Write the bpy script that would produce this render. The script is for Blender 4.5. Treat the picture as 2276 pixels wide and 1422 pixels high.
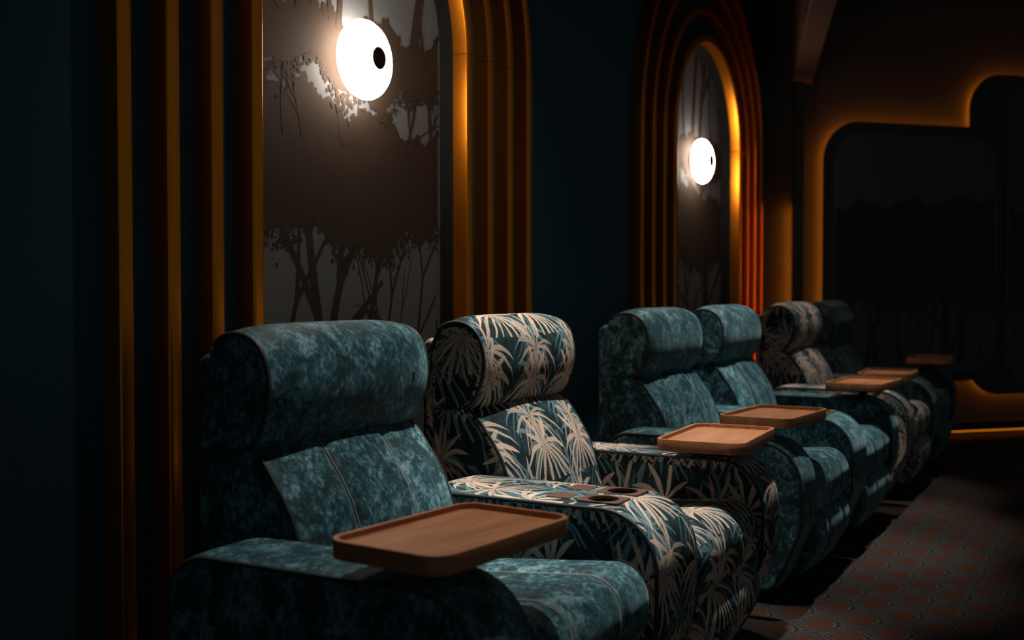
import bpy, bmesh, math, random
from mathutils import Vector, Matrix

# ------------------------------------------------------------------ clear
for o in list(bpy.data.objects):
    bpy.data.objects.remove(o, do_unlink=True)
scene = bpy.context.scene
COL = scene.collection
R = math.radians

# ------------------------------------------------------------------ camera
CAM_H = 1.152
FPX = 2502.0
YAW, PITCH = R(28.49), R(1.625)
cd = bpy.data.cameras.new('camera')
cam = bpy.data.objects.new('camera', cd)
COL.objects.link(cam)
cam.location = (0, 0, CAM_H)
_dir = Vector((math.cos(YAW) * math.cos(PITCH), math.sin(YAW) * math.cos(PITCH), -math.sin(PITCH)))
cam.rotation_euler = _dir.to_track_quat('-Z', 'Y').to_euler()
cd.sensor_width = 36.0
cd.lens = FPX / 2276.0 * 36.0
cd.clip_start = 0.05
cd.dof.use_dof = True
cd.dof.focus_distance = 3.35
cd.dof.aperture_fstop = 2.4
scene.camera = cam

# ------------------------------------------------------------------ world, exposure
world = bpy.data.worlds.new('world')
scene.world = world
world.use_nodes = True
bg = world.node_tree.nodes['Background']
bg.inputs['Color'].default_value = (0.86, 0.98, 1.0, 1)
bg.inputs['Strength'].default_value = 0.058
scene.view_settings.view_transform = 'Standard'
scene.view_settings.look = 'None'
scene.view_settings.exposure = 0.0
scene.view_settings.gamma = 1.0
scene.view_settings.use_curve_mapping = False

# ceiling downlights over the seats
def spot(name, loc, target, watts, cone, blend, radius, col):
    l = bpy.data.lights.new(name, 'SPOT')
    l.energy = watts; l.spot_size = R(cone); l.spot_blend = blend
    l.shadow_soft_size = radius; l.color = col
    o = bpy.data.objects.new(name, l); COL.objects.link(o)
    o.location = loc
    o.rotation_euler = (Vector(target) - Vector(loc)).to_track_quat('-Z', 'Y').to_euler()
    return o

WARMW = (1.0, 0.93, 0.86)
for (sx, watts, cone, lean) in ((2.52, 170, 31, 0.34), (3.42, 430, 39, 0.24), (4.80, 250, 40, 0.16), (5.74, 275, 40, 0.16), (7.10, 130, 32, 0.42)):
    spot('downlight', (sx, 1.14, 3.40), (sx - lean, 1.36, 0.6), watts, cone, 0.6, 0.035, WARMW)
for sx in (3.27, 6.90):
    spot('wall_washer', (sx, 1.50, 3.42), (sx, 2.37, 1.4), 33, 88, 0.9, 0.05, (1.0, 0.80, 0.60))

# ------------------------------------------------------------------ node helpers
class E:
    """tiny expression wrapper over shader math nodes"""
    def __init__(s, nt, v): s.nt = nt; s.v = v
    def _m(s, op, *a):
        n = s.nt.nodes.new('ShaderNodeMath'); n.operation = op
        for i, x in enumerate(a):
            x = x.v if isinstance(x, E) else x
            if isinstance(x, (int, float)): n.inputs[i].default_value = x
            else: s.nt.links.new(x, n.inputs[i])
        return E(s.nt, n.outputs[0])
    def __add__(s, o): return s._m('ADD', s, o)
    def __radd__(s, o): return s._m('ADD', o, s)
    def __sub__(s, o): return s._m('SUBTRACT', s, o)
    def __rsub__(s, o): return s._m('SUBTRACT', o, s)
    def __mul__(s, o): return s._m('MULTIPLY', s, o)
    def __rmul__(s, o): return s._m('MULTIPLY', o, s)
    def __truediv__(s, o): return s._m('DIVIDE', s, o)
    def lt(s, o): return s._m('LESS_THAN', s, o)
    def gt(s, o): return s._m('GREATER_THAN', s, o)
    def floor(s): return s._m('FLOOR', s)
    def frac(s): return s._m('FRACT', s)
    def abs(s): return s._m('ABSOLUTE', s)
    def sqrt(s): return s._m('SQRT', s)
    def sin(s): return s._m('SINE', s)
    def pow(s, o): return s._m('POWER', s, o)
    def max(s, o): return s._m('MAXIMUM', s, o)
    def min(s, o): return s._m('MINIMUM', s, o)
    def mod(s, o): return s._m('FLOORED_MODULO', s, o)
    def atan2(s, o): return s._m('ARCTAN2', s, o)

def white(nt, a, b, c):
    cb = nt.nodes.new('ShaderNodeCombineXYZ')
    for i, x in enumerate((a, b, c)):
        if isinstance(x, E): nt.links.new(x.v, cb.inputs[i])
        else: cb.inputs[i].default_value = x
    w = nt.nodes.new('ShaderNodeTexWhiteNoise'); w.noise_dimensions = '3D'
    nt.links.new(cb.outputs[0], w.inputs['Vector'])
    sp = nt.nodes.new('ShaderNodeSeparateColor')
    nt.links.new(w.outputs['Color'], sp.inputs[0])
    return [E(nt, sp.outputs[i]) for i in range(3)]

def new_mat(name):
    m = bpy.data.materials.new(name); m.use_nodes = True
    return m, m.node_tree, m.node_tree.nodes['Principled BSDF']

def noise(nt, vec, scale, detail=3.0, rough=0.55, dist=0.0):
    n = nt.nodes.new('ShaderNodeTexNoise')
    n.inputs['Scale'].default_value = scale; n.inputs['Detail'].default_value = detail
    n.inputs['Roughness'].default_value = rough; n.inputs['Distortion'].default_value = dist
    if vec is not None: nt.links.new(vec, n.inputs['Vector'])
    return n.outputs['Fac']

def ramp(nt, fac, stops, interp='LINEAR'):
    r = nt.nodes.new('ShaderNodeValToRGB'); cr = r.color_ramp; cr.interpolation = interp
    while len(cr.elements) < len(stops): cr.elements.new(0.5)
    for e, (p, c) in zip(cr.elements, stops):
        e.position = p; e.color = (c[0], c[1], c[2], 1)
    nt.links.new(fac.v if isinstance(fac, E) else fac, r.inputs[0])
    return r.outputs[0]

def mix(nt, fac, a, b):
    n = nt.nodes.new('ShaderNodeMix'); n.data_type = 'RGBA'
    def put(x, s):
        x = x.v if isinstance(x, E) else x
        if isinstance(x, (tuple, list)): s.default_value = (x[0], x[1], x[2], 1)
        elif isinstance(x, (int, float)): s.default_value = x
        else: nt.links.new(x, s)
    put(fac, n.inputs[0]); put(a, n.inputs[6]); put(b, n.inputs[7])
    return n.outputs[2]

def bump(nt, bsdf, h, strength, dist=0.002):
    b = nt.nodes.new('ShaderNodeBump'); b.inputs['Strength'].default_value = strength
    b.inputs['Distance'].default_value = dist
    nt.links.new(h.v if isinstance(h, E) else h, b.inputs['Height'])
    nt.links.new(b.outputs[0], bsdf.inputs['Normal'])

def coord(nt, which, scale=(1, 1, 1), rnd=0.0):
    tc = nt.nodes.new('ShaderNodeTexCoord')
    mp = nt.nodes.new('ShaderNodeMapping')
    mp.inputs['Scale'].default_value = scale
    nt.links.new(tc.outputs[which], mp.inputs[0])
    if rnd:
        oi = nt.nodes.new('ShaderNodeObjectInfo')
        k = E(nt, oi.outputs['Random']) * rnd
        cb = nt.nodes.new('ShaderNodeCombineXYZ')
        for i in range(3): nt.links.new(k.v, cb.inputs[i])
        nt.links.new(cb.outputs[0], mp.inputs['Location'])
    return mp.outputs[0]

M = {}
def plain(name, col, rough=0.6, metal=0.0, spec=0.5):
    m, nt, b = new_mat(name)
    v = coord(nt, 'Object')
    f = noise(nt, v, 30.0, 3)
    c = mix(nt, f, tuple(x * 0.85 for x in col), tuple(min(1, x * 1.15) for x in col))
    nt.links.new(c, b.inputs['Base Color'])
    b.inputs['Roughness'].default_value = rough; b.inputs['Metallic'].default_value = metal
    b.inputs['Specular IOR Level'].default_value = spec
    M[name] = m
    return m

plain('wall_teal', (0.028, 0.088, 0.125), 0.75, 0, 0.2)
plain('reveal_dark', (0.012, 0.013, 0.013), 0.8, 0, 0.2)
plain('brown_wall', (0.060, 0.050, 0.040), 0.75, 0, 0.15)
plain('black_panel', (0.022, 0.025, 0.026), 0.5, 0, 0.2)
plain('ceiling_dark', (0.03, 0.035, 0.035), 0.9, 0, 0.1)
plain('beam_brown', (0.11, 0.050, 0.030), 0.6, 0, 0.3)
plain('plinth_dark', (0.03, 0.03, 0.03), 0.8, 0, 0.1)
plain('piping_dark', (0.018, 0.024, 0.026), 0.55, 0, 0.4)
plain('stitch_grey', (0.30, 0.31, 0.29), 0.8, 0, 0.2)
plain('base_black', (0.03, 0.032, 0.032), 0.8, 0, 0.2)
plain('cup_black', (0.010, 0.010, 0.010), 0.5, 0, 0.4)
plain('plate_brown', (0.10, 0.048, 0.030), 0.45, 0, 0.4)
plain('cap_bronze', (0.07, 0.035, 0.015), 0.22, 0.8, 0.5)
plain('print_brown', (0.058, 0.041, 0.031), 0.75, 0, 0.2)
plain('sky_print', (0.165, 0.178, 0.195), 0.7, 0, 0.25)
plain('dusk_print', (0.050, 0.062, 0.066), 0.7, 0, 0.2)
plain('dusk_tree_print', (0.024, 0.026, 0.024), 0.75, 0, 0.2)
plain('number_ink', (0.006, 0.006, 0.006), 0.7, 0, 0.2)

def bronze():
    m, nt, b = new_mat('bronze_paint')
    v = coord(nt, 'Object')
    f = noise(nt, v, 9.0, 4)
    c = mix(nt, f, (0.72, 0.225, 0.010), (0.86, 0.285, 0.016))
    nt.links.new(c, b.inputs['Base Color'])
    b.inputs['Metallic'].default_value = 0.88
    b.inputs['Roughness'].default_value = 0.30
    M['bronze'] = m
bronze()

def emit(name, col, strength):
    m, nt, b = new_mat(name)
    b.inputs['Base Color'].default_value = (*[min(1, c) for c in col], 1)
    b.inputs['Emission Color'].default_value = (*col, 1)
    b.inputs['Emission Strength'].default_value = strength
    b.inputs['Roughness'].default_value = 0.3
    M[name] = m
emit('lamp_glass', (1.0, 0.82, 0.66), 18.0)
emit('led_orange', (1.0, 0.27, 0.012), 22.0)
emit('led_floor', (1.0, 0.27, 0.012), 2.0)

def velvet(name, lo, mid, hi, grey):
    m, nt, b = new_mat(name)
    v = coord(nt, 'Object', (1, 1, 0.75), 7.0)
    f1 = E(nt, noise(nt, v, 16.0, 6, 0.68, 0.6))
    f2 = E(nt, noise(nt, v, 75.0, 5, 0.75, 0.5))
    f = f1 * 0.5 + f2 * 0.5
    c = ramp(nt, f, [(0.42, lo), (0.48, mid), (0.53, hi), (0.605, grey)])
    nt.links.new(c, b.inputs['Base Color'])
    b.inputs['Roughness'].default_value = 0.62
    b.inputs['Specular IOR Level'].default_value = 0.25
    b.inputs['Sheen Weight'].default_value = 0.22
    b.inputs['Sheen Roughness'].default_value = 0.4
    b.inputs['Sheen Tint'].default_value = (0.45, 0.75, 0.8, 1)
    bump(nt, b, f2, 0.35, 0.002)
    M[name] = m
velvet('velvet', (0.008, 0.018, 0.021), (0.010, 0.042, 0.052), (0.030, 0.115, 0.140), (0.18, 0.28, 0.30))
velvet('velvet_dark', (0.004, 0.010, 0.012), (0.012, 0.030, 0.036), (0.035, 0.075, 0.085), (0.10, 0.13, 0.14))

def palm_layer(nt, u, v, cw, ch, ou, ov, seed, N, L, W, g):
    """starbursts of feathered, drooping fronds on a staggered lattice; returns (mask, frond random, rib mask)"""
    vv = v / ch + ov
    row = vv.floor()
    uu = u / cw + row.mod(2) * 0.5 + ou
    ci = uu.floor()
    r1, r2, r3 = white(nt, ci, row, seed)
    px = (uu - ci - 0.5) * cw - (r1 - 0.5) * (cw * 0.16)
    py = (vv - row - 0.42) * ch - (r2 - 0.5) * (ch * 0.16)
    py2 = py + px * px * g
    r = (px * px + py2 * py2).sqrt()
    t = (py2.atan2(px) + r3 * 6.283) * (N / 6.28318) + N
    k = t.floor()
    q1, q2, q3 = white(nt, k.mod(N), ci + row * 17.3, seed + 3.7)
    lat = ((t - k - 0.5) + (q1 - 0.5) * 0.55) * (6.28318 / N)
    lat = (lat * r)
    al = lat.abs()
    Lk = q2 * (L * 0.45) + L * 0.62
    rho = (r / Lk).min(1.0)
    prof = (rho.pow(0.55)) * (1.0 - rho.pow(2.6)) * (q3 * 0.5 + 0.75)
    ser = ((r * 1.0 - al * 0.9) * 210.0).frac()
    edge = prof * W * (0.50 + 0.58 * ser)
    mask = al.lt(edge)
    rib = al.lt(0.0011) * ((r * 120.0).frac().lt(0.55)) * rho.lt(0.85)
    leaf = ser.lt(0.24) * al.gt(prof * (W * 0.35))
    return mask, q3, rib, leaf

def palm():
    m, nt, b = new_mat('palm_print')
    uvn = nt.nodes.new('ShaderNodeUVMap'); uvn.uv_map = 'UVMap'
    nz = nt.nodes.new('ShaderNodeTexNoise'); nz.inputs['Scale'].default_value = 9.0
    nt.links.new(uvn.outputs[0], nz.inputs['Vector'])
    sp = nt.nodes.new('ShaderNodeSeparateXYZ'); nt.links.new(uvn.outputs[0], sp.inputs[0])
    sn = nt.nodes.new('ShaderNodeSeparateColor'); nt.links.new(nz.outputs['Color'], sn.inputs[0])
    u = E(nt, sp.outputs[0]) + (E(nt, sn.outputs[0]) - 0.5) * 0.030
    v = E(nt, sp.outputs[1]) + (E(nt, sn.outputs[1]) - 0.5) * 0.030
    f = noise(nt, uvn.outputs[0], 22.0, 5, 0.65)
    col = ramp(nt, f, [(0.40, (0.006, 0.014, 0.017)), (0.56, (0.012, 0.032, 0.040)), (0.72, (0.036, 0.085, 0.102))])
    fine = E(nt, noise(nt, uvn.outputs[0], 260.0, 2))
    layers = [(0.28, 0.26, 0.31, 0.44, 11.0, 14, 0.165, 0.0120, 5.5, (0.045, 0.110, 0.130), (0.120, 0.225, 0.250)),
              (0.27, 0.27, 0.77, 0.93, 5.0, 14, 0.165, 0.0120, 5.5, (0.07, 0.15, 0.17), (0.17, 0.27, 0.29)),
              (0.29, 0.265, 0.55, 0.62, 8.0, 14, 0.175, 0.0125, 5.5, (0.36, 0.28, 0.215), (0.52, 0.41, 0.325)),
              (0.265, 0.245, 0.08, 0.12, 2.0, 14, 0.175, 0.0135, 5.8, (0.47, 0.355, 0.265), (0.66, 0.51, 0.40))]
    h = None
    for (cw, ch, ou, ov, seed, N, L, W, g, ca, cb) in layers:
        mask, rnd, rib, leaf = palm_layer(nt, u, v, cw, ch, ou, ov, seed, N, L, W, g)
        tone = rnd * 0.6 + fine * 0.4
        c = mix(nt, tone, ca, cb)
        dark = (rib * 0.75).max(leaf * 0.55)
        c = mix(nt, dark, c, (0.015, 0.025, 0.028))
        col = mix(nt, mask, col, c)
        hm = mask * (1.0 - dark)
        h = hm if h is None else h.max(hm)
    nt.links.new(col, b.inputs['Base Color'])
    b.inputs['Roughness'].default_value = 0.7
    b.inputs['Specular IOR Level'].default_value = 0.12
    bump(nt, b, h, 0.3, 0.0012)
    M['palm'] = m
palm()

def wood():
    m, nt, b = new_mat('walnut_wood')
    v = coord(nt, 'Object', (1.1, 9.0, 9.0), 3.0)
    f1 = E(nt, noise(nt, v, 3.0, 4, 0.6, 0.9))
    v2 = coord(nt, 'Object', (2.5, 70.0, 70.0), 3.0)
    f2 = E(nt, noise(nt, v2, 4.0, 3, 0.7))
    c = ramp(nt, f1 * 0.6 + f2 * 0.4, [(0.30, (0.200, 0.074, 0.030)), (0.50, (0.340, 0.140, 0.060)), (0.70, (0.460, 0.215, 0.105))])
    nt.links.new(c, b.inputs['Base Color'])
    b.inputs['Roughness'].default_value = 0.42
    b.inputs['Specular IOR Level'].default_value = 0.3
    M['wood'] = m
wood()

def carpet():
    m, nt, b = new_mat('scallop_carpet')
    tc = nt.nodes.new('ShaderNodeTexCoord')
    nz = nt.nodes.new('ShaderNodeTexNoise'); nz.inputs['Scale'].default_value = 14.0
    nt.links.new(tc.outputs['Object'], nz.inputs['Vector'])
    sn = nt.nodes.new('ShaderNodeSeparateColor'); nt.links.new(nz.outputs['Color'], sn.inputs[0])
    sp = nt.nodes.new('ShaderNodeSeparateXYZ'); nt.links.new(tc.outputs['Object'], sp.inputs[0])
    a = (E(nt, sp.outputs[0]) + (E(nt, sn.outputs[0]) - 0.5) * 0.018) / 0.235
    bb = (0.0 - E(nt, sp.outputs[1]) + (E(nt, sn.outputs[1]) - 0.5) * 0.018) / 0.118
    # overlapping scales: rows stacked along bb, three candidate rows per point
    dist = None
    row0 = bb.floor()
    for j in (-2, -1, 0):
        row = row0 + float(j)
        aa = a + row.mod(2) * 0.5
        du = aa - aa.floor() - 0.5
        dv = (bb - row) * 0.5
        rr = ((du * du) + (dv * dv * 0.62)).sqrt()
        d = rr / 0.62
        inside = d.lt(1.0)
        e1 = du / 0.29
        e2 = (dv - 0.20) / 0.185
        cj = (e1 * e1 + e2 * e2).lt(1.0)
        if dist is None: dist, core = d, cj
        else:
            dist = inside * d + (1.0 - inside) * dist
            core = inside * cj + (1.0 - inside) * core
    ring = (dist * 8.0).frac()
    f = E(nt, noise(nt, tc.outputs['Object'], 220.0, 3, 0.7))
    line = ring.lt(0.18 + 0.36 * f) * (1.0 - core)
    base = mix(nt, f, (0.018, 0.0088, 0.0055), (0.032, 0.0155, 0.0092))
    rust = mix(nt, f, (0.030, 0.012, 0.007), (0.054, 0.021, 0.011))
    c = mix(nt, core, base, rust)
    c = mix(nt, line, c, mix(nt, f, (0.018, 0.028, 0.030), (0.044, 0.062, 0.066)))
    nt.links.new(c, b.inputs['Base Color'])
    b.inputs['Roughness'].default_value = 0.95
    b.inputs['Specular IOR Level'].default_value = 0.1
    bump(nt, b, f, 0.5, 0.004)
    M['carpet'] = m
carpet()

# ------------------------------------------------------------------ mesh helpers
def obj_from(name, verts, faces, mat, parent=None, uvs=None, smooth=False):
    me = bpy.data.meshes.new(name)
    me.from_pydata(verts, [], faces)
    if uvs is not None:
        lay = me.uv_layers.new(name='UVMap')
        i = 0
        for f in uvs:
            for t in f:
                lay.data[i].uv = t; i += 1
    me.materials.append(M[mat] if isinstance(mat, str) else mat)
    if smooth:
        for p in me.polygons: p.use_smooth = True
    o = bpy.data.objects.new(name, me); COL.objects.link(o)
    if parent: o.parent = parent
    return o

def tag(o, label=None, cat=None, group=None, kind=None):
    if label: o['label'] = label
    if cat: o['category'] = cat
    if group: o['group'] = group
    if kind: o['kind'] = kind
    return o

def empty(name, loc, rz=0):
    o = bpy.data.objects.new(name, None); COL.objects.link(o)
    o.location = loc; o.rotation_euler = (0, 0, rz); o.empty_display_size = 0.1
    return o

def rounded(corners, seg=8):
    """closed 2D polygon with a radius per corner -> polyline"""
    out = []
    n = len(corners)
    for i in range(n):
        p = Vector(corners[i][:2]); r = corners[i][2]
        a = Vector(corners[i - 1][:2]); c = Vector(corners[(i + 1) % n][:2])
        d1 = (a - p); d2 = (c - p); l1, l2 = d1.length, d2.length
        d1.normalize(); d2.normalize()
        ang = d1.angle(d2)
        t = r / math.tan(ang / 2)
        t = min(t, l1 * 0.49, l2 * 0.49)
        rr = t * math.tan(ang / 2)
        if rr < 1e-5 or ang > math.pi - 0.01:
            out.append(p.copy()); continue
        bis = (d1 + d2).normalized()
        cen = p + bis * (rr / math.sin(ang / 2))
        s = p + d1 * t; e = p + d2 * t
        a0 = math.atan2(*(s - cen).yx); a1 = math.atan2(*(e - cen).yx)
        da = (a1 - a0 + math.pi) % (2 * math.pi) - math.pi
        k = max(2, int(seg * abs(da) / (math.pi / 2)) + 1)
        for j in range(k + 1):
            aa = a0 + da * j / k
            out.append(cen + Vector((math.cos(aa), math.sin(aa))) * rr)
    return out

def resample(poly, step):
    out = []
    n = len(poly)
    for i in range(n):
        a, b = poly[i], poly[(i + 1) % n]
        l = (b - a).length
        k = max(1, int(l / step))
        for j in range(k): out.append(a.lerp(b, j / k))
    return out

def normals2(poly):
    n = len(poly)
    area = sum(poly[i].x * poly[(i + 1) % n].y - poly[(i + 1) % n].x * poly[i].y for i in range(n))
    sg = 1 if area > 0 else -1
    res = []
    for i in range(n):
        t = (poly[(i + 1) % n] - poly[i - 1])
        if t.length < 1e-9: t = Vector((1, 0))
        t.normalize()
        res.append(Vector((t.y, -t.x)) * sg)
    return res, sg

def sweep(name, poly, x0, x1, mat, parent, r=0.02, crown=0.0, nx=10, step=0.025, crown_pow=2.5, uoff=0.0, voff=0.0, wrinkle=0.0, seams=()):
    """cushion: profile (y,z) swept along x with rounded ends, optional crown; UV = metres"""
    poly = resample(poly, step)
    nor, sg = normals2(poly)
    n = len(poly)
    if sg < 0:
        poly = poly[::-1]; nor = nor[::-1]
    arc = [0.0]
    for i in range(n): arc.append(arc[-1] + (poly[(i + 1) % n] - poly[i]).length)
    secs = []
    ks = 4
    for j in range(ks):
        t = (j / ks) * math.pi / 2
        secs.append((x0 + r * (1 - math.sin(t)) if False else x0 + r * (1 - math.cos(t)) , r * (1 - math.sin(t))))
    for j in range(nx + 1):
        secs.append((x0 + r + (x1 - x0 - 2 * r) * j / nx, 0.0))
    for j in range(ks - 1, -1, -1):
        t = (j / ks) * math.pi / 2
        secs.append((x1 - r * (1 - math.cos(t)), r * (1 - math.sin(t))))
    verts, faces, uvs = [], [], []
    rnd = random.Random(hash(name) & 255)
    for (x, ins) in secs:
        tt = abs(2 * (x - x0) / (x1 - x0) - 1)
        off = crown * (1 - tt ** crown_pow) - ins
        for s in seams:
            off -= 0.010 * math.exp(-((x - s) / 0.012) ** 2)
        for p, m in zip(poly, nor):
            o2 = off
            if wrinkle:
                o2 += wrinkle * math.sin(x * 23 + p.y * 31) * math.sin(x * 41 - p.x * 17)
            q = p + m * o2
            verts.append((x, q.x, q.y))
    S = len(secs)
    for k in range(S - 1):
        for i in range(n):
            i2 = (i + 1) % n
            faces.append((k * n + i, k * n + i2, (k + 1) * n + i2, (k + 1) * n + i))
            ua, ub = secs[k][0] + uoff, secs[k + 1][0] + uoff
            va, vb = -arc[i] + voff, -arc[i + 1] + voff
            uvs.append(((ua, va), (ua, vb), (ub, vb), (ub, va)))
    # caps
    faces.append(tuple(range(n - 1, -1, -1)))
    uvs.append(tuple((verts[i][1] + uoff, verts[i][2] + voff + 0.13) for i in range(n - 1, -1, -1)))
    b = (S - 1) * n
    faces.append(tuple(b + i for i in range(n)))
    uvs.append(tuple((-verts[b + i][1] + uoff, verts[b + i][2] + voff) for i in range(n)))
    o = obj_from(name, verts, faces, mat, parent, uvs, True)
    fix_normals(o)
    me = o.data
    me.polygons[len(faces) - 1].use_smooth = False
    me.polygons[len(faces) - 2].use_smooth = False
    return o

def fix_normals(o):
    bm = bmesh.new(); bm.from_mesh(o.data)
    bmesh.ops.recalc_face_normals(bm, faces=bm.faces)
    bm.to_mesh(o.data); bm.free()

def tube(name, pts, rad, mat, parent=None, closed=False, sides=6):
    pts = [Vector(p) for p in pts]
    n = len(pts); verts, faces = [], []
    up0 = Vector((0.13, 0.21, 0.97)).normalized()
    for i, p in enumerate(pts):
        if closed: t = pts[(i + 1) % n] - pts[i - 1]
        else: t = pts[min(i + 1, n - 1)] - pts[max(i - 1, 0)]
        t.normalize()
        a = t.cross(Vector((1, 0, 0)))
        if a.length < 0.2: a = t.cross(up0)
        a.normalize(); c = t.cross(a)
        for j in range(sides):
            th = 2 * math.pi * j / sides
            q = p + a * math.cos(th) * rad + c * math.sin(th) * rad
            verts.append(tuple(q))
    m = n if closed else n - 1
    for i in range(m):
        i2 = (i + 1) % n
        for j in range(sides):
            j2 = (j + 1) % sides
            faces.append((i * sides + j, i * sides + j2, i2 * sides + j2, i2 * sides + j))
    if not closed:
        faces.append(tuple(range(sides))[::-1]); faces.append(tuple((n - 1) * sides + j for j in range(sides)))
    return obj_from(name, verts, faces, mat, parent, None, True)

def lathe(name, prof, mat, parent, seg=40, loc=(0, 0, 0), axis='z'):
    """profile [(radius, height)], axis z or -y"""
    verts, faces = [], []
    n = len(prof)
    for i in range(seg):
        th = 2 * math.pi * i / seg
        for (r, h) in prof:
            a, b = r * math.cos(th), r * math.sin(th)
            p = (a, b, h) if axis == 'z' else (a, -h, b)
            verts.append((p[0] + loc[0], p[1] + loc[1], p[2] + loc[2]))
    for i in range(seg):
        i2 = (i + 1) % seg
        for j in range(n - 1):
            faces.append((i * n + j, i2 * n + j, i2 * n + j + 1, i * n + j + 1))
    o = obj_from(name, verts, faces, mat, parent, None, True)
    bm = bmesh.new(); bm.from_mesh(o.data)
    bmesh.ops.remove_doubles(bm, verts=bm.verts, dist=1e-5)
    bmesh.ops.recalc_face_normals(bm, faces=bm.faces)
    bm.to_mesh(o.data); bm.free()
    return o

def prism(name, poly, h0, h1, mat, parent, plane='xy', bevel=0.0, seg=2):
    """2D outline extruded; plane 'xy' -> along z, 'xz' -> along y"""
    bm = bmesh.new()
    def P(p, h): return (p[0], p[1], h) if plane == 'xy' else (p[0], h, p[1])
    lo = [bm.verts.new(P(p, h0)) for p in poly]; hi = [bm.verts.new(P(p, h1)) for p in poly]
    n = len(poly)
    bm.faces.new(lo); bm.faces.new(hi)
    for i in range(n): bm.faces.new((lo[i], lo[(i + 1) % n], hi[(i + 1) % n], hi[i]))
    bmesh.ops.recalc_face_normals(bm, faces=bm.faces)
    if bevel:
        es = [e for e in bm.edges if len(e.link_faces) == 2 and e.calc_face_angle(0) > 0.8]
        bmesh.ops.bevel(bm, geom=es, offset=bevel, segments=seg, profile=0.5, affect='EDGES', clamp_overlap=True)
    me = bpy.data.meshes.new(name); bm.to_mesh(me); bm.free()
    me.materials.append(M[mat])
    o = bpy.data.objects.new(name, me); COL.objects.link(o)
    if parent: o.parent = parent
    return o

def box(name, a, b, mat, parent=None, bevel=0.0, seg=2):
    return prism(name, [(a[0], a[1]), (b[0], a[1]), (b[0], b[1]), (a[0], b[1])], a[2], b[2], mat, parent, 'xy', bevel, seg)

# ------------------------------------------------------------------ room shell
WALL_Y = 2.372          # face of the long wall
BAND_Y = 2.300          # face of the arch mouldings
MURAL_Y = 2.433
SPRING = 2.086
ARCH_X = (3.269, 6.896)
R_IN = 0.605
TOP = 3.5
CH = 10.53              # chamfered end wall: x + y = CH

def build_floor():
    o = obj_from('floor', [(-1.5, -3.5, 0), (14.2, -3.5, 0), (8.08, 2.45, 0), (-1.5, 2.45, 0)], [(0, 1, 2, 3)], 'carpet')
    tag(o, kind='structure')
    o = box('ceiling', (-1.5, -1.2, TOP), (11.8, 2.5, TOP + 0.1), 'ceiling_dark')
    tag(o, kind='structure')
build_floor()

def build_wall():
    def mk(name, mat, quads):
        V, F = [], []
        for q in quads:
            F.append(tuple(range(len(V), len(V) + 4))); V.extend(q)
        tag(obj_from(name, V, F, mat), kind='structure')
    wall = []
    x = -1.5
    for n, cx in enumerate(ARCH_X):
        xl, xr = cx - R_IN, cx + R_IN
        wall.append(((x, WALL_Y, 0), (xl, WALL_Y, 0), (xl, WALL_Y, TOP), (x, WALL_Y, TOP)))
        rev = []
        N, back = 48, MURAL_Y + 0.01
        P = [(cx + R_IN * math.cos(math.pi - math.pi * i / N), SPRING + R_IN * math.sin(math.pi * i / N)) for i in range(N + 1)]
        for a, b in zip(P, P[1:]):
            wall.append(((a[0], WALL_Y, a[1]), (b[0], WALL_Y, b[1]), (b[0], WALL_Y, TOP), (a[0], WALL_Y, TOP)))
            rev.append(((a[0], WALL_Y, a[1]), (b[0], WALL_Y, b[1]), (b[0], back, b[1]), (a[0], back, a[1])))
        for xx in (xl, xr):
            rev.append(((xx, WALL_Y, 0), (xx, WALL_Y, SPRING), (xx, back, SPRING), (xx, back, 0)))
        mk('trim_%d' % (n + 1), 'reveal_dark', rev)
        x = xr
    wall.append(((x, WALL_Y, 0), (CH - WALL_Y, WALL_Y, 0), (CH - WALL_Y, WALL_Y, TOP), (x, WALL_Y, TOP)))
    mk('wall_left', 'wall_teal', wall)
build_wall()

# ------------------------------------------------------------------ arches
def band_piece(name, path, parent, w=0.049, depth=0.0685):
    """rectangular section with rounded front edges swept along a path of (x, z, nx, nz); outer edge on the path"""
    b = 0.009
    sec = [(0, 0), (0, depth - b)]
    for j in range(1, 4):
        t = j / 4 * math.pi / 2
        sec.append((b - b * math.cos(t), depth - b + b * math.sin(t)))
    sec.append((b, depth)); sec.append((w - b, depth))
    for j in range(1, 4):
        t = math.pi / 2 - j / 4 * math.pi / 2
        sec.append((w - b + b * math.cos(t), depth - b + b * math.sin(t)))
    sec.append((w, depth - b)); sec.append((w, 0))
    verts, faces = [], []
    n = len(sec)
    for (x, z, nx, nz) in path:
        for (a, d) in sec:
            verts.append((x - nx * a, WALL_Y - 0.0005 - d, z - nz * a))
    for i in range(len(path) - 1):
        for j in range(n - 1):
            faces.append((i * n + j, i * n + j + 1, (i + 1) * n + j + 1, (i + 1) * n + j))
    faces.append(tuple(range(n))); faces.append(tuple((len(path) - 1) * n + j for j in range(n))[::-1])
    o = obj_from(name, verts, faces, 'bronze', parent, None, True)
    fix_normals(o)
    o.data.polygons[-1].use_smooth = False; o.data.polygons[-2].use_smooth = False
    try:
        o.data.set_sharp_from_angle(angle=R(50))
    except Exception: pass
    return o

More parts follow.
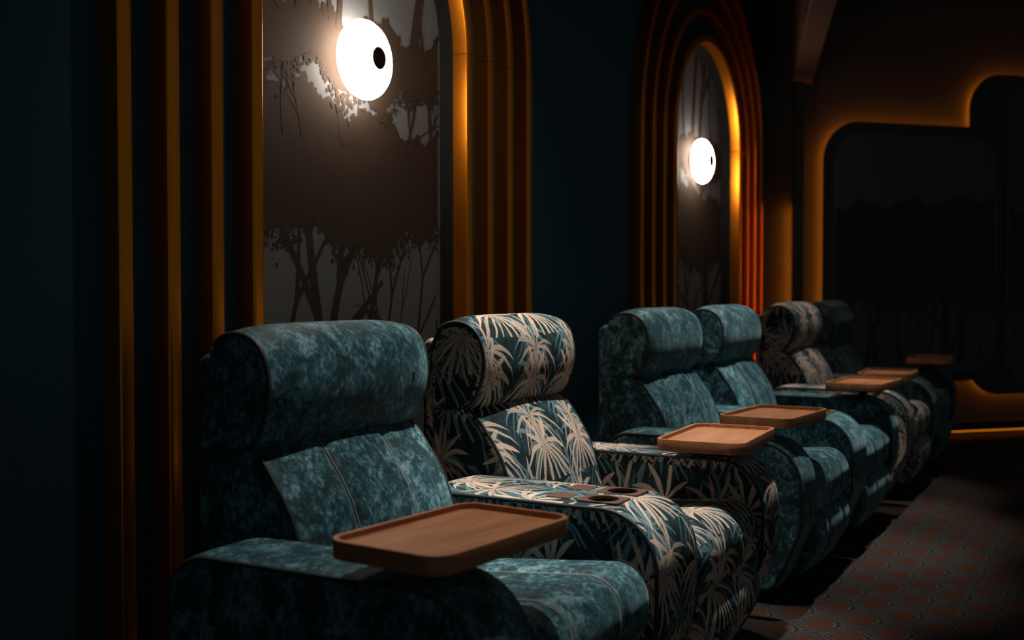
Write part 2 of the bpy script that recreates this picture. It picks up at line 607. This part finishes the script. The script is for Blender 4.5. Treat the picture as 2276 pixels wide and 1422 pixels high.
def build_arch(cx, label):
    root = empty('arch_moulding', (0, 0, 0))
    root.location = (cx, WALL_Y, 0)
    tag(root, label, 'arch', 'nested bronze arches on the long wall')
    for k, ro in enumerate((1.170, 0.998, 0.826, 0.654)):
        gap = 0.0012
        pl = [(-ro, z, -1, 0) for z in (0.0, 1.0, SPRING - gap)]
        pr = [(ro, z, 1, 0) for z in (0.0, 1.0, SPRING - gap)]
        arc = []
        N = 44
        for i in range(N + 1):
            th = math.pi * i / N
            arc.append((ro * math.cos(th), SPRING + gap + ro * math.sin(th), math.cos(th), math.sin(th)))
        for nm, pa in (('straight_band', pl), ('straight_band', pr), ('curved_band', arc)):
            o = band_piece(nm, pa, root)
            o.location = (0, -WALL_Y, 0)
    return root
build_arch(ARCH_X[0], 'large nested bronze arch behind the two nearest recliners, cut off by the frame top')
build_arch(ARCH_X[1], 'farther nested bronze arch with all its inner curves visible, right of the teal wall')

# ------------------------------------------------------------------ murals
LAYER = [0]
def lift(y):
    LAYER[0] += 1
    return y - LAYER[0] * 8e-7

def ribbon(V, F, pts, w0, w1, y):
    n = len(pts)
    y = lift(y)
    base = len(V)
    for i, (x, z) in enumerate(pts):
        a = pts[max(i - 1, 0)]; b = pts[min(i + 1, n - 1)]
        t = Vector((b[0] - a[0], b[1] - a[1]))
        if t.length < 1e-9: t = Vector((0, 1))
        t.normalize(); nx, nz = -t.y, t.x
        w = w0 + (w1 - w0) * i / (n - 1)
        V.append((x + nx * w, y, z + nz * w)); V.append((x - nx * w, y, z - nz * w))
    for i in range(n - 1):
        k = base + 2 * i
        F.append((k, k + 1, k + 3, k + 2))

def blob(V, F, x, z, r, y, rnd, sides=9, ecc=1.0):
    base = len(V)
    y = lift(y)
    for j in range(sides):
        th = 2 * math.pi * j / sides + rnd.random() * 0.3
        q = r * (0.75 + 0.5 * rnd.random())
        V.append((x + q * math.cos(th) * ecc, y, z + q * math.sin(th)))
    F.append(tuple(base + j for j in range(sides)))

def branch(V, F, x, z, ang, length, w, y, rnd, depth, tips):
    pts = [(x, z)]
    n = 7
    a = ang
    for i in range(n):
        a += rnd.uniform(-0.09, 0.09)
        x += math.cos(a) * length / n; z += math.sin(a) * length / n
        pts.append((x, z))
        if depth > 0 and i in (2, 4) and rnd.random() < 0.65:
            sd = rnd.choice((-1, 1))
            branch(V, F, x, z, a + sd * rnd.uniform(0.35, 0.75), length * rnd.uniform(0.35, 0.6), w * 0.5, y, rnd, depth - 1, tips)
    ribbon(V, F, pts, w, w * 0.55, y)
    if depth > 0:
        for sd in (-1, 1):
            branch(V, F, x, z, a + sd * rnd.uniform(0.15, 0.45), length * rnd.uniform(0.35, 0.55), w * 0.55, y, rnd, depth - 1, tips)
    else: tips.append((x, z))

def forest(seed, x0, x1, layers, y, inside):
    rnd = random.Random(seed)
    V, F = [], []
    LAYER[0] = 0
    for (zb, zt, c_lo, c_hi, ntr, wtr, slope) in layers:
        tips = []
        for i in range(ntr):
            x = x0 + (x1 - x0) * (i + rnd.uniform(0.1, 0.9)) / ntr
            w = wtr * rnd.choice((0.35, 0.5, 0.6, 0.8, 1.3))
            branch(V, F, x, zb, math.pi / 2 + rnd.uniform(-0.16, 0.2), (zt - zb) * rnd.uniform(0.75, 1.0), w, y, rnd, 2 if rnd.random() < 0.5 else 1, tips)
        if c_hi > c_lo:
            width = x1 - x0
            def top(x):
                u = (x - x0) / width
                return c_hi - slope * u + 0.030 * math.sin(x * 15 + seed) + 0.018 * math.sin(x * 37 + seed) + 0.008 * math.sin(x * 90)
            def bot(x):
                return c_lo + 0.05 * math.sin(x * 8 + seed * 2) + 0.025 * math.sin(x * 23)
            N = 70
            y = lift(y)
            for i in range(N):
                xa, xb = x0 + width * i / N, x0 + width * (i + 1) / N
                for q in range(6):
                    za0, za1 = bot(xa) + (top(xa) - bot(xa)) * q / 6, bot(xa) + (top(xa) - bot(xa)) * (q + 1) / 6
                    zb0, zb1 = bot(xb) + (top(xb) - bot(xb)) * q / 6, bot(xb) + (top(xb) - bot(xb)) * (q + 1) / 6
                    b = len(V)
                    V.extend(((xa, y, za0), (xb, y, zb0), (xb, y, zb1), (xa, y, za1))); F.append((b, b + 1, b + 2, b + 3))
            for i in range(int(width * 70)):
                x = rnd.uniform(x0, x1)
                blob(V, F, x, top(x) - rnd.uniform(-0.004, 0.02), rnd.uniform(0.006, 0.020), y, rnd, 8)
            for i in range(int(width * 620)):
                x = rnd.uniform(x0, x1)
                z = bot(x) - abs(rnd.gauss(0, 0.035)) * (0.3 + abs(math.sin(x * 9 + seed)))
                blob(V, F, x, z, rnd.uniform(0.003, 0.010), y, rnd, 6, rnd.uniform(0.5, 1.2))
    # keep only what lies inside the panel
    V2, F2 = [], []
    for f in F:
        if all(inside(V[i][0], V[i][2]) for i in f):
            b = len(V2)
            V2.extend(V[i] for i in f); F2.append(tuple(range(b, b + len(f))))
    return V2, F2

def arch_poly(cx, r, zb):
    p = [(cx - r, zb)]
    p = [(cx + r, zb)] + [(cx + r * math.cos(math.pi * i / 40), SPRING + r * math.sin(math.pi * i / 40)) for i in range(41)] + [(cx - r, zb)]
    return p

def build_mural(cx, seed, label):
    r = R_IN - 0.002
    root = prism('mural_panel', arch_poly(0, r, 0.01), 0.0, 0.02, 'sky_print', None, 'xz')
    root.location = (cx, MURAL_Y, 0)
    tag(root, label, 'mural', 'arched tree murals')
    def inside(x, z):
        if abs(x) > r - 0.004 or z < 0.02: return False
        return z < SPRING or math.hypot(x, z - SPRING) < r - 0.004
    layers = [(0.30, 1.36, 1.33, 1.86, 11, 0.026, 0.14),
              (1.66, 1.90, 1.88, 2.12, 8, 0.013, 0.02),
              (2.08, 2.75, 0, 0, 7, 0.024, 0)]
    V, F = forest(seed, -r, r, layers, -0.0006, inside)
    p = obj_from('tree_print', V, F, 'print_brown', root)
    p['kind'] = 'stuff'
    p['label'] = 'dark brown tree silhouettes printed on the panel'
build_mural(ARCH_X[0], 5, 'dark forest mural inside the large near arch')
build_mural(ARCH_X[1], 8, 'dark forest mural inside the farther arch')

# ------------------------------------------------------------------ wall lamps
def build_lamp(cx, label, y=MURAL_Y):
    root = empty('wall_lamp', (cx, y - 0.001, 1.958))
    tag(root, label, 'lamp', 'glowing round wall lamps')
    lathe('mounting_plate', [(0, 0.0), (0.062, 0.0), (0.062, 0.022), (0, 0.022)], 'cap_bronze', root, 32, axis='y')
    gl = [(0.0, 0.022), (0.092, 0.022), (0.117, 0.030), (0.132, 0.042), (0.140, 0.057), (0.1415, 0.068), (0.137, 0.083), (0.125, 0.098), (0.104, 0.112), (0.077, 0.122), (0.044, 0.128), (0.0, 0.130)]
    lathe('glass_shade', gl, 'lamp_glass', root, 56, axis='y')
    lathe('cap', [(0.040, 0.115), (0.040, 0.128), (0.037, 0.1315), (0.024, 0.134), (0, 0.135)], 'cap_bronze', root, 32, axis='y')
build_lamp(ARCH_X[0], 'large bright round wall lamp with dark centre cap on the nearer tree mural')
build_lamp(ARCH_X[1], 'smaller looking bright round wall lamp on the farther arch mural')

# ------------------------------------------------------------------ chamfered end wall with back-lit panels
END = empty('end_frame_tmp', (0, 0, 0))
bpy.data.objects.remove(END)
E_LOC, E_ROT = (CH / 2, CH / 2, 0), (0, 0, -math.pi / 4)
def place_end(o):
    o.location = E_LOC; o.rotation_euler = E_ROT
    return o

Q0 = (CH - 2 * WALL_Y) / math.sqrt(2)
w = box('wall_back', (Q0 - 0.1, 0.0, 0.0), (Q0 + 6.2, 0.12, TOP), 'brown_wall')
place_end(w); tag(w, kind='structure')
bb = box('baseboard_back', (Q0, -0.035, 0.034), (Q0 + 6.2, 0.0, 0.108), 'plinth_dark', None, 0.004)
place_end(bb); tag(bb, kind='structure')
led = box('floor_light_strip', (Q0 + 1.3, -0.030, 0.031), (Q0 + 6.1, -0.016, 0.034), 'led_floor')
place_end(led); tag(led, 'orange light strip glowing under the dark baseboard of the far wall', 'light strip')

def outline(q0, q1, z0, z1, r):
    return [tuple(p) for p in rounded([(q0, z0, r), (q1, z0, r), (q1, z1, r), (q0, z1, r)], 12)]

def inset(poly, d):
    P = [Vector(p) for p in poly]
    nor, sg = normals2(P)
    return [tuple(p - n * d) for p, n in zip(P, nor)]

def backlit_panel(name, q0, q1, z0, z1, r, yb, th, mq0, mq1, mz0, mz1, mr, label, seed, qcut=99.0):
    ol = outline(q0, q1, z0, z1, r)
    root = empty(name, (0, 0, 0))
    c = (q0 + q1) / 2
    ca, sa = math.cos(-math.pi / 4), math.sin(-math.pi / 4)
    root.location = (E_LOC[0] + c * ca, E_LOC[1] + c * sa, 0); root.rotation_euler = E_ROT
    tag(root, label, 'wall panel', 'back-lit rounded wall panels')
    def rel(o): o.location = (-c, 0, 0); return o
    rel(prism('panel', ol, yb - th, yb, 'black_panel', root, 'xz', 0.006))
    rg = [tuple(p) for p in resample([Vector(p) for p in inset(ol, 0.042)], 0.04)]
    keep = [p[0] < qcut for p in rg]
    if all(keep): run, closed = rg, True
    else:
        i0 = next(i for i in range(len(rg)) if keep[i] and not keep[i - 1])
        run, closed = [], False
        for k in range(len(rg)):
            if not keep[(i0 + k) % len(rg)]: break
            run.append(rg[(i0 + k) % len(rg)])
    rel(tube('led_strip', [(p[0], yb + 0.016, p[1]) for p in run], 0.006, 'led_orange', root, closed, 6))
    # standoff rim closing the space behind the strip
    inn = outline(q0 + 0.058, min(q1 - 0.058, qcut), z0 + 0.058, z1 - 0.058, r - 0.058)
    rel(prism('standoff', inn, yb, -0.001, 'black_panel', root, 'xz'))
    mo = outline(mq0, mq1, mz0, mz1, mr)
    mur = rel(prism('mural', mo, yb - th - 0.004, yb - th, 'dusk_print', root, 'xz'))
    def inside(x, z): return mq0 + .01 < x < mq1 - .01 and mz0 + .01 < z < mz1 - .02
    V, F = forest(seed, mq0, mq1, [(0.35, 1.15, 1.05, 1.75, 8, 0.035, -0.1)], yb - th - 0.0046, inside)
    if V:
        t = obj_from('tree_print', V, F, 'dusk_tree_print', mur); t['kind'] = 'stuff'
    return root
backlit_panel('backlit_panel', 5.885, 8.8, 0.316, 2.818, 0.29, -0.046, 0.020, 6.22, 8.7, 0.40, 2.73, 0.2,
              'taller dark back-lit wall panel with rounded corner at the right frame edge', 21)
backlit_panel('backlit_panel', 4.590, 6.17, 0.432, 2.396, 0.30, -0.068, 0.020, 4.67, 6.12, 0.51, 2.31, 0.23,
              'lower dark wall panel with rounded corner and orange glow behind the far recliners', 22, 5.85)

# added dark fin and unseen strip, invented for the glow left of the panels
fin = empty('added_fin', (0, 0, 0))
QF = 4.375
fin.location = (E_LOC[0] + QF * math.cos(-math.pi / 4), E_LOC[1] + QF * math.sin(-math.pi / 4), 0); fin.rotation_euler = E_ROT
tag(fin, 'slim dark vertical fin added for the orange glow on its left side, between arch and wall panel', 'added fin')
box('fin_board', (-0.026, -0.115, 0.0), (0.034, -0.055, 2.66), 'black_panel', fin, 0.004)
box('led_strip', (-0.012, -0.055, 0.10), (-0.004, -0.045, 1.75), 'led_orange', fin)  # unseen strip added to light the wall left of the fin
box('spacer', (0.0, -0.055, 0.0), (0.030, 0.0, 2.66), 'black_panel', fin)

# ceiling beam that ends above the fin
bz = 2.66
beam = empty('ceiling_beam', (8.36, 2.10, bz))
tag(beam, 'dark brown ceiling beam slanting down to the wall right of the farther arch', 'beam')
d = Vector((-math.cos(R(16.6)), -math.sin(R(16.6)), 0)); nrm = Vector((-d.y, d.x, 0))
hw, ln = 0.070, 2.7
pts = [(-d * 0.05 - nrm * hw), (d * ln - nrm * hw), (d * ln + nrm * hw), (-d * 0.05 + nrm * hw)]
prism('beam_box', [(p.x, p.y) for p in pts], 0.0, TOP - bz, 'beam_brown', beam, 'xy', 0.006)

# ------------------------------------------------------------------ recliners
SEAT_P = rounded([(1.72, 0.26, .03), (1.72, 0.42, .03), (1.30, 0.455, .25), (1.008, 0.482, .12), (1.015, 0.285, .06)])
FOOT_P = rounded([(1.18, 0.055, .03), (1.18, 0.28, .03), (1.012, 0.29, .07), (1.00, 0.17, .13), (1.07, 0.055, .05)])
LOWB_P = rounded([(1.86, 0.42, .02), (1.86, 0.795, .02), (1.715, 0.795, .10), (1.605, 0.645, .30), (1.545, 0.42, .03)])
HEAD_P = rounded([(1.855, 0.785, .03), (1.855, 1.045, .085), (1.70, 1.055, .13), (1.655, 0.92, .20), (1.712, 0.785, .07)])
SHELL_P = rounded([(1.895, 0.09, .02), (1.895, 1.0, .035), (1.78, 1.0, .035), (1.78, 0.09, .02)])
ARM_P = rounded([(1.775, 0.05, .03), (1.775, 0.597, .11), (1.00, 0.597, .155), (1.00, 0.28, .16), (1.10, 0.05, .05)], 12)

def pipe_on(poly, x, parent, a=None, rad=0.0055, off=0.0, closed=True, sel=None):
    pl = resample(poly, 0.02)
    nor, sg = normals2(pl)
    pts = [(x, p.x + n.x * off, p.y + n.y * off) for p, n in zip(pl, nor) if sel is None or sel(p)]
    if sel is not None:
        # rotate so that the kept run is contiguous
        keep = [sel(p) for p in pl]
        i0 = next(i for i in range(len(pl)) if keep[i] and not keep[i - 1])
        pts = []
        for k in range(len(pl)):
            i = (i0 + k) % len(pl)
            if not keep[i]: break
            pts.append((x, pl[i].x + nor[i].x * off, pl[i].y + nor[i].y * off))
        closed = False
    return tube('piping' if rad > 0.003 else 'stitching', pts, rad, 'piping_dark' if rad > 0.003 else 'stitch_grey', parent, closed)

def bool_cut(o, cutters):
    for c in cutters:
        md = o.modifiers.new('cut', 'BOOLEAN'); md.operation = 'DIFFERENCE'; md.object = c; md.solver = 'EXACT'
    bpy.context.view_layer.update()
    dg = bpy.context.evaluated_depsgraph_get()
    me = bpy.data.meshes.new_from_object(o.evaluated_get(dg))
    o.modifiers.clear()
    o.data = me
    for c in cutters: bpy.data.objects.remove(c, do_unlink=True)

def make_arm(root, x0, x1, mat, vo, cups=False):
    arm = sweep('armrest', ARM_P, x0, x1, mat, root, r=0.012, crown=0.004, nx=6, uoff=vo, voff=vo * 0.7)
    for xx in (x0 + 0.004, x1 - 0.004):
        pipe_on(ARM_P, xx, arm, rad=0.006, off=-0.006, sel=lambda p: p.y > 0.10 and not (p.x > 1.76 and p.y < 0.5))
    if cups:
        cx = (x0 + x1) / 2
        cut = []
        for sx in (-1, 1):
            cut.append(lathe('cutter', [(0, 0.50), (0.042, 0.50), (0.042, 0.70), (0, 0.70)], 'cup_black', None, 28, (cx + sx * 0.064, 1.185, 0)))
        # cutters live in the chair's local space; the arm's parent is still at the origin here
        bool_cut(arm, cut)
        for sx in (-1, 1):
            px, py = cx + sx * 0.064, 1.185
            outer = [tuple(p) for p in resample(rounded([(px - .049, py - .060, .012), (px + .049, py - .060, .012), (px + .049, py + .060, .012), (px - .049, py + .060, .012)], 6), 0.006)]
            bm = bmesh.new()
            N = len(outer)
            o1 = [bm.verts.new((p[0], p[1], 0.596)) for p in outer]; o2 = [bm.verts.new((p[0], p[1], 0.603)) for p in outer]
            i2, i1 = [], []
            for p in outer:
                th = math.atan2(p[1] - py, p[0] - px)
                i2.append(bm.verts.new((px + .041 * math.cos(th), py + .041 * math.sin(th), 0.603)))
                i1.append(bm.verts.new((px + .040 * math.cos(th), py + .040 * math.sin(th), 0.595)))
            for i in range(N):
                j = (i + 1) % N
                bm.faces.new((o1[i], o1[j], o2[j], o2[i])); bm.faces.new((o2[i], o2[j], i2[j], i2[i])); bm.faces.new((i2[i], i2[j], i1[j], i1[i]))
            me = bpy.data.meshes.new('cup_holder'); bm.to_mesh(me); bm.free(); me.materials.append(M['plate_brown'])
            o = bpy.data.objects.new('cup_holder', me); COL.objects.link(o); o.parent = root
            lathe('cup_liner', [(0.0405, 0.595), (0.0395, 0.515), (0.0, 0.513)], 'cup_black', o, 28, (px, py, 0))
            q = (px - .034, 1.27), (px + .034, 1.34)
            outer = [tuple(p) for p in rounded([(q[0][0], q[0][1], .010), (q[1][0], q[0][1], .010), (q[1][0], q[1][1], .010), (q[0][0], q[1][1], .010)], 5)]
            prism('control_plate', outer, 0.596, 0.603, 'plate_brown', root, 'xy', 0.002)
    return arm

def make_tray(root, cx, cy, rz, sx, sy, post_x):
    t = empty('tray', (cx, cy, 0.647), rz)
    t.parent = root
    def rr(a, b, r): return [tuple(p) for p in rounded([(-a, -b, r), (a, -b, r), (a, b, r), (-a, b, r)], 10)]
    prism('tray_base', rr(sx - .004, sy - .004, .045), 0.0, 0.022, 'wood', t, 'xy', 0.003)
    a, b = rr(sx, sy, .048), rr(sx - .011, sy - .011, .037)
    bm = bmesh.new()
    N = len(a)
    lo = [bm.verts.new((p[0] * 0.997, p[1] * 0.997, -0.002)) for p in a]; ho = [bm.verts.new((p[0], p[1], 0.032)) for p in a]
    h1 = [bm.verts.new((p[0] * .996, p[1] * .996, 0.034)) for p in a]
    hi = [bm.verts.new((p[0], p[1], 0.034)) for p in b]; li = [bm.verts.new((p[0], p[1], 0.020)) for p in b]
    lb = [bm.verts.new((p[0], p[1], -0.002)) for p in b]
    for i in range(N):
        j = (i + 1) % N
        for A, B in ((lo, ho), (ho, h1), (h1, hi), (hi, li), (lb, lo)):
            bm.faces.new((A[i], A[j], B[j], B[i]))
    bmesh.ops.recalc_face_normals(bm, faces=bm.faces)
    me = bpy.data.meshes.new('tray_rim'); bm.to_mesh(me); bm.free(); me.materials.append(M['wood'])
    for p in me.polygons: p.use_smooth = True
    me.set_sharp_from_angle(angle=R(40))
    o = bpy.data.objects.new('tray_rim', me); COL.objects.link(o); o.parent = t
    dx = post_x - cx
    lathe('swivel_post', [(0, -0.060), (0.045, -0.060), (0.045, -0.040), (0.020, -0.036), (0.020, -0.012), (0.070, -0.008), (0.070, 0.0), (0, 0.0)], 'base_black', t, 28, (dx, 0.0, 0))
    return t

def text_mark(s, x, y, z, size, tilt, parent):
    cu = bpy.data.curves.new('seat_number', 'FONT'); cu.body = s; cu.size = size; cu.extrude = 0.0006
    cu.align_x = 'CENTER'; cu.align_y = 'CENTER'
    tmp = bpy.data.objects.new('tmp', cu); COL.objects.link(tmp)
    bpy.context.view_layer.update()
    dg = bpy.context.evaluated_depsgraph_get()
    me = bpy.data.meshes.new_from_object(tmp.evaluated_get(dg))
    bpy.data.objects.remove(tmp, do_unlink=True)
    me.materials.clear(); me.materials.append(M['number_ink'])
    o = bpy.data.objects.new('seat_number', me); COL.objects.link(o); o.parent = parent
    o.location = (x, y, z); o.rotation_euler = (tilt, 0, 0)

def make_recliner(x0, x1, fabric, arms, label, group, tray=None, number=None, vo=0.0, seams=True, sub='velvet'):
    """x0..x1 seat span, arms = list of (a, b, cups, fabric)"""
    root = empty('recliner', (0, 0, 0))
    tag(root, label, 'recliner', group)
    w = x1 - x0
    box('base', (x0 + 0.02, 1.22, 0.0), (x1 - 0.02, 1.84, 0.12), 'base_black', root, 0.01)
    sweep('back_shell', SHELL_P, x0 + 0.007, x1 - 0.007, fabric, root, r=0.018, crown=0.004, uoff=vo, voff=vo)
    sm = [x0 + w * 0.31, x0 + w * 0.69] if seams else []
    seat = sweep('seat', SEAT_P, x0 + 0.006, x1 - 0.006, fabric, root, r=0.035, crown=0.012, nx=36 if sm else 14, uoff=vo + .1, voff=vo, seams=sm)
    foot = sweep('footrest', FOOT_P, x0 + 0.012, x1 - 0.012, fabric, root, r=0.03, crown=0.016, nx=36 if sm else 14, uoff=vo + .23, voff=vo + .1, seams=sm)
    low = sweep('back_cushion', LOWB_P, x0 + 0.004, x1 - 0.004, fabric, root, r=0.014, crown=0.026, nx=36 if sm else 14, uoff=vo + .05, voff=vo + .17, seams=sm, crown_pow=2.2)
    head = sweep('headrest', HEAD_P, x0 - 0.003, x1 + 0.003, fabric, root, r=0.016, crown=0.018, nx=14, uoff=vo, voff=vo + .06, crown_pow=5)
    for xx, xh in ((x0 + 0.008, x0 + 0.0025), (x1 - 0.008, x1 - 0.0025)):
        pipe_on(HEAD_P, xh, head, rad=0.0065, off=-0.0025, sel=lambda p: p.x < 1.84 and p.y > 0.79)
        pipe_on(LOWB_P, xx, low, off=-0.003, sel=lambda p: p.x < 1.80 and p.y > 0.45)
    for s in sm:
        for dd in (-0.006, 0.006):
            t = abs(2 * (s - x0) / w - 1)
            pipe_on(LOWB_P, s + dd, low, rad=0.0017, off=0.026 * (1 - t ** 2.2) - 0.0072, sel=lambda p: p.x < 1.735 and p.y > 0.45)
            pipe_on(SEAT_P, s + dd, seat, rad=0.0017, off=0.012 * (1 - t ** 2.5) - 0.0072, sel=lambda p: p.x < 1.60 and p.y > 0.36)
    for (a, b, cups, fab) in arms:
        make_arm(root, a, b, fab, vo + a * 0.37, cups)
    if tray: make_tray(root, *tray)
    if number:
        nx, nz = x1 - 0.10, 0.915
        fy = min(v.co.y for v in head.data.vertices if abs(v.co.x - nx) < 0.04 and abs(v.co.z - nz) < 0.03)
        text_mark(number, nx, fy - 0.0008, nz, 0.036, R(90), root)
    # re-seat the origin at the base of the chair
    cx = (x0 + x1) / 2
    root.location = (cx, 1.45, 0)
    for ch in root.children:
        ch.location = Vector(ch.location) - Vector((cx, 1.45, 0))
    return root

GRP = 'cinema recliners along the wall'
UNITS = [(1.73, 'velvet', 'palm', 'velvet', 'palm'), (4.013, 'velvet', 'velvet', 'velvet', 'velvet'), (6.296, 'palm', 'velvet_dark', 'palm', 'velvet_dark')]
LABS = [('nearest teal velvet recliner with stitched seams and a wooden tray in front',
         'palm print recliner in front, with two cup holders in its armrest'),
        ('teal velvet recliner right behind the palm print one, farther from the lens',
         'teal velvet recliner against the farther arch, beside the far palm print seat'),
        ('far blurred palm print recliner in front of the orange glowing wall',
         'farthest dark recliner, last in the row beside the glowing wall panel')]
TR = [[(0.163, 1.155, R(-6)), (1.805, 1.155, R(3))], [(0.237, 1.166, R(-5)), (1.90, 1.16, R(-3))], [(0.33, 1.165, R(3)), (1.87, 1.16, R(4))]]
NUM = [('3', '4'), ('1', None), (None, None)]
for k, (O, fa, fb, aa, ab) in enumerate(UNITS):
    ta, tb = TR[k]
    make_recliner(O + 0.210, O + 0.865, fa, [(O, O + 0.205, False, aa)], LABS[k][0], GRP,
                  (O + ta[0], ta[1], ta[2], 0.228, 0.142, O + 0.12), NUM[k][0], vo=0.37 * k, seams=(fa != 'palm'))
    make_recliner(O + 1.170, O + 1.800, fb, [(O + 0.870, O + 1.165, True, ab), (O + 1.805, O + 1.985, False, ab)], LABS[k][1], GRP,
                  (O + tb[0], tb[1], tb[2], 0.238, 0.142, O + 1.88), NUM[k][1], vo=0.37 * k + 0.11, seams=(fb != 'palm'))
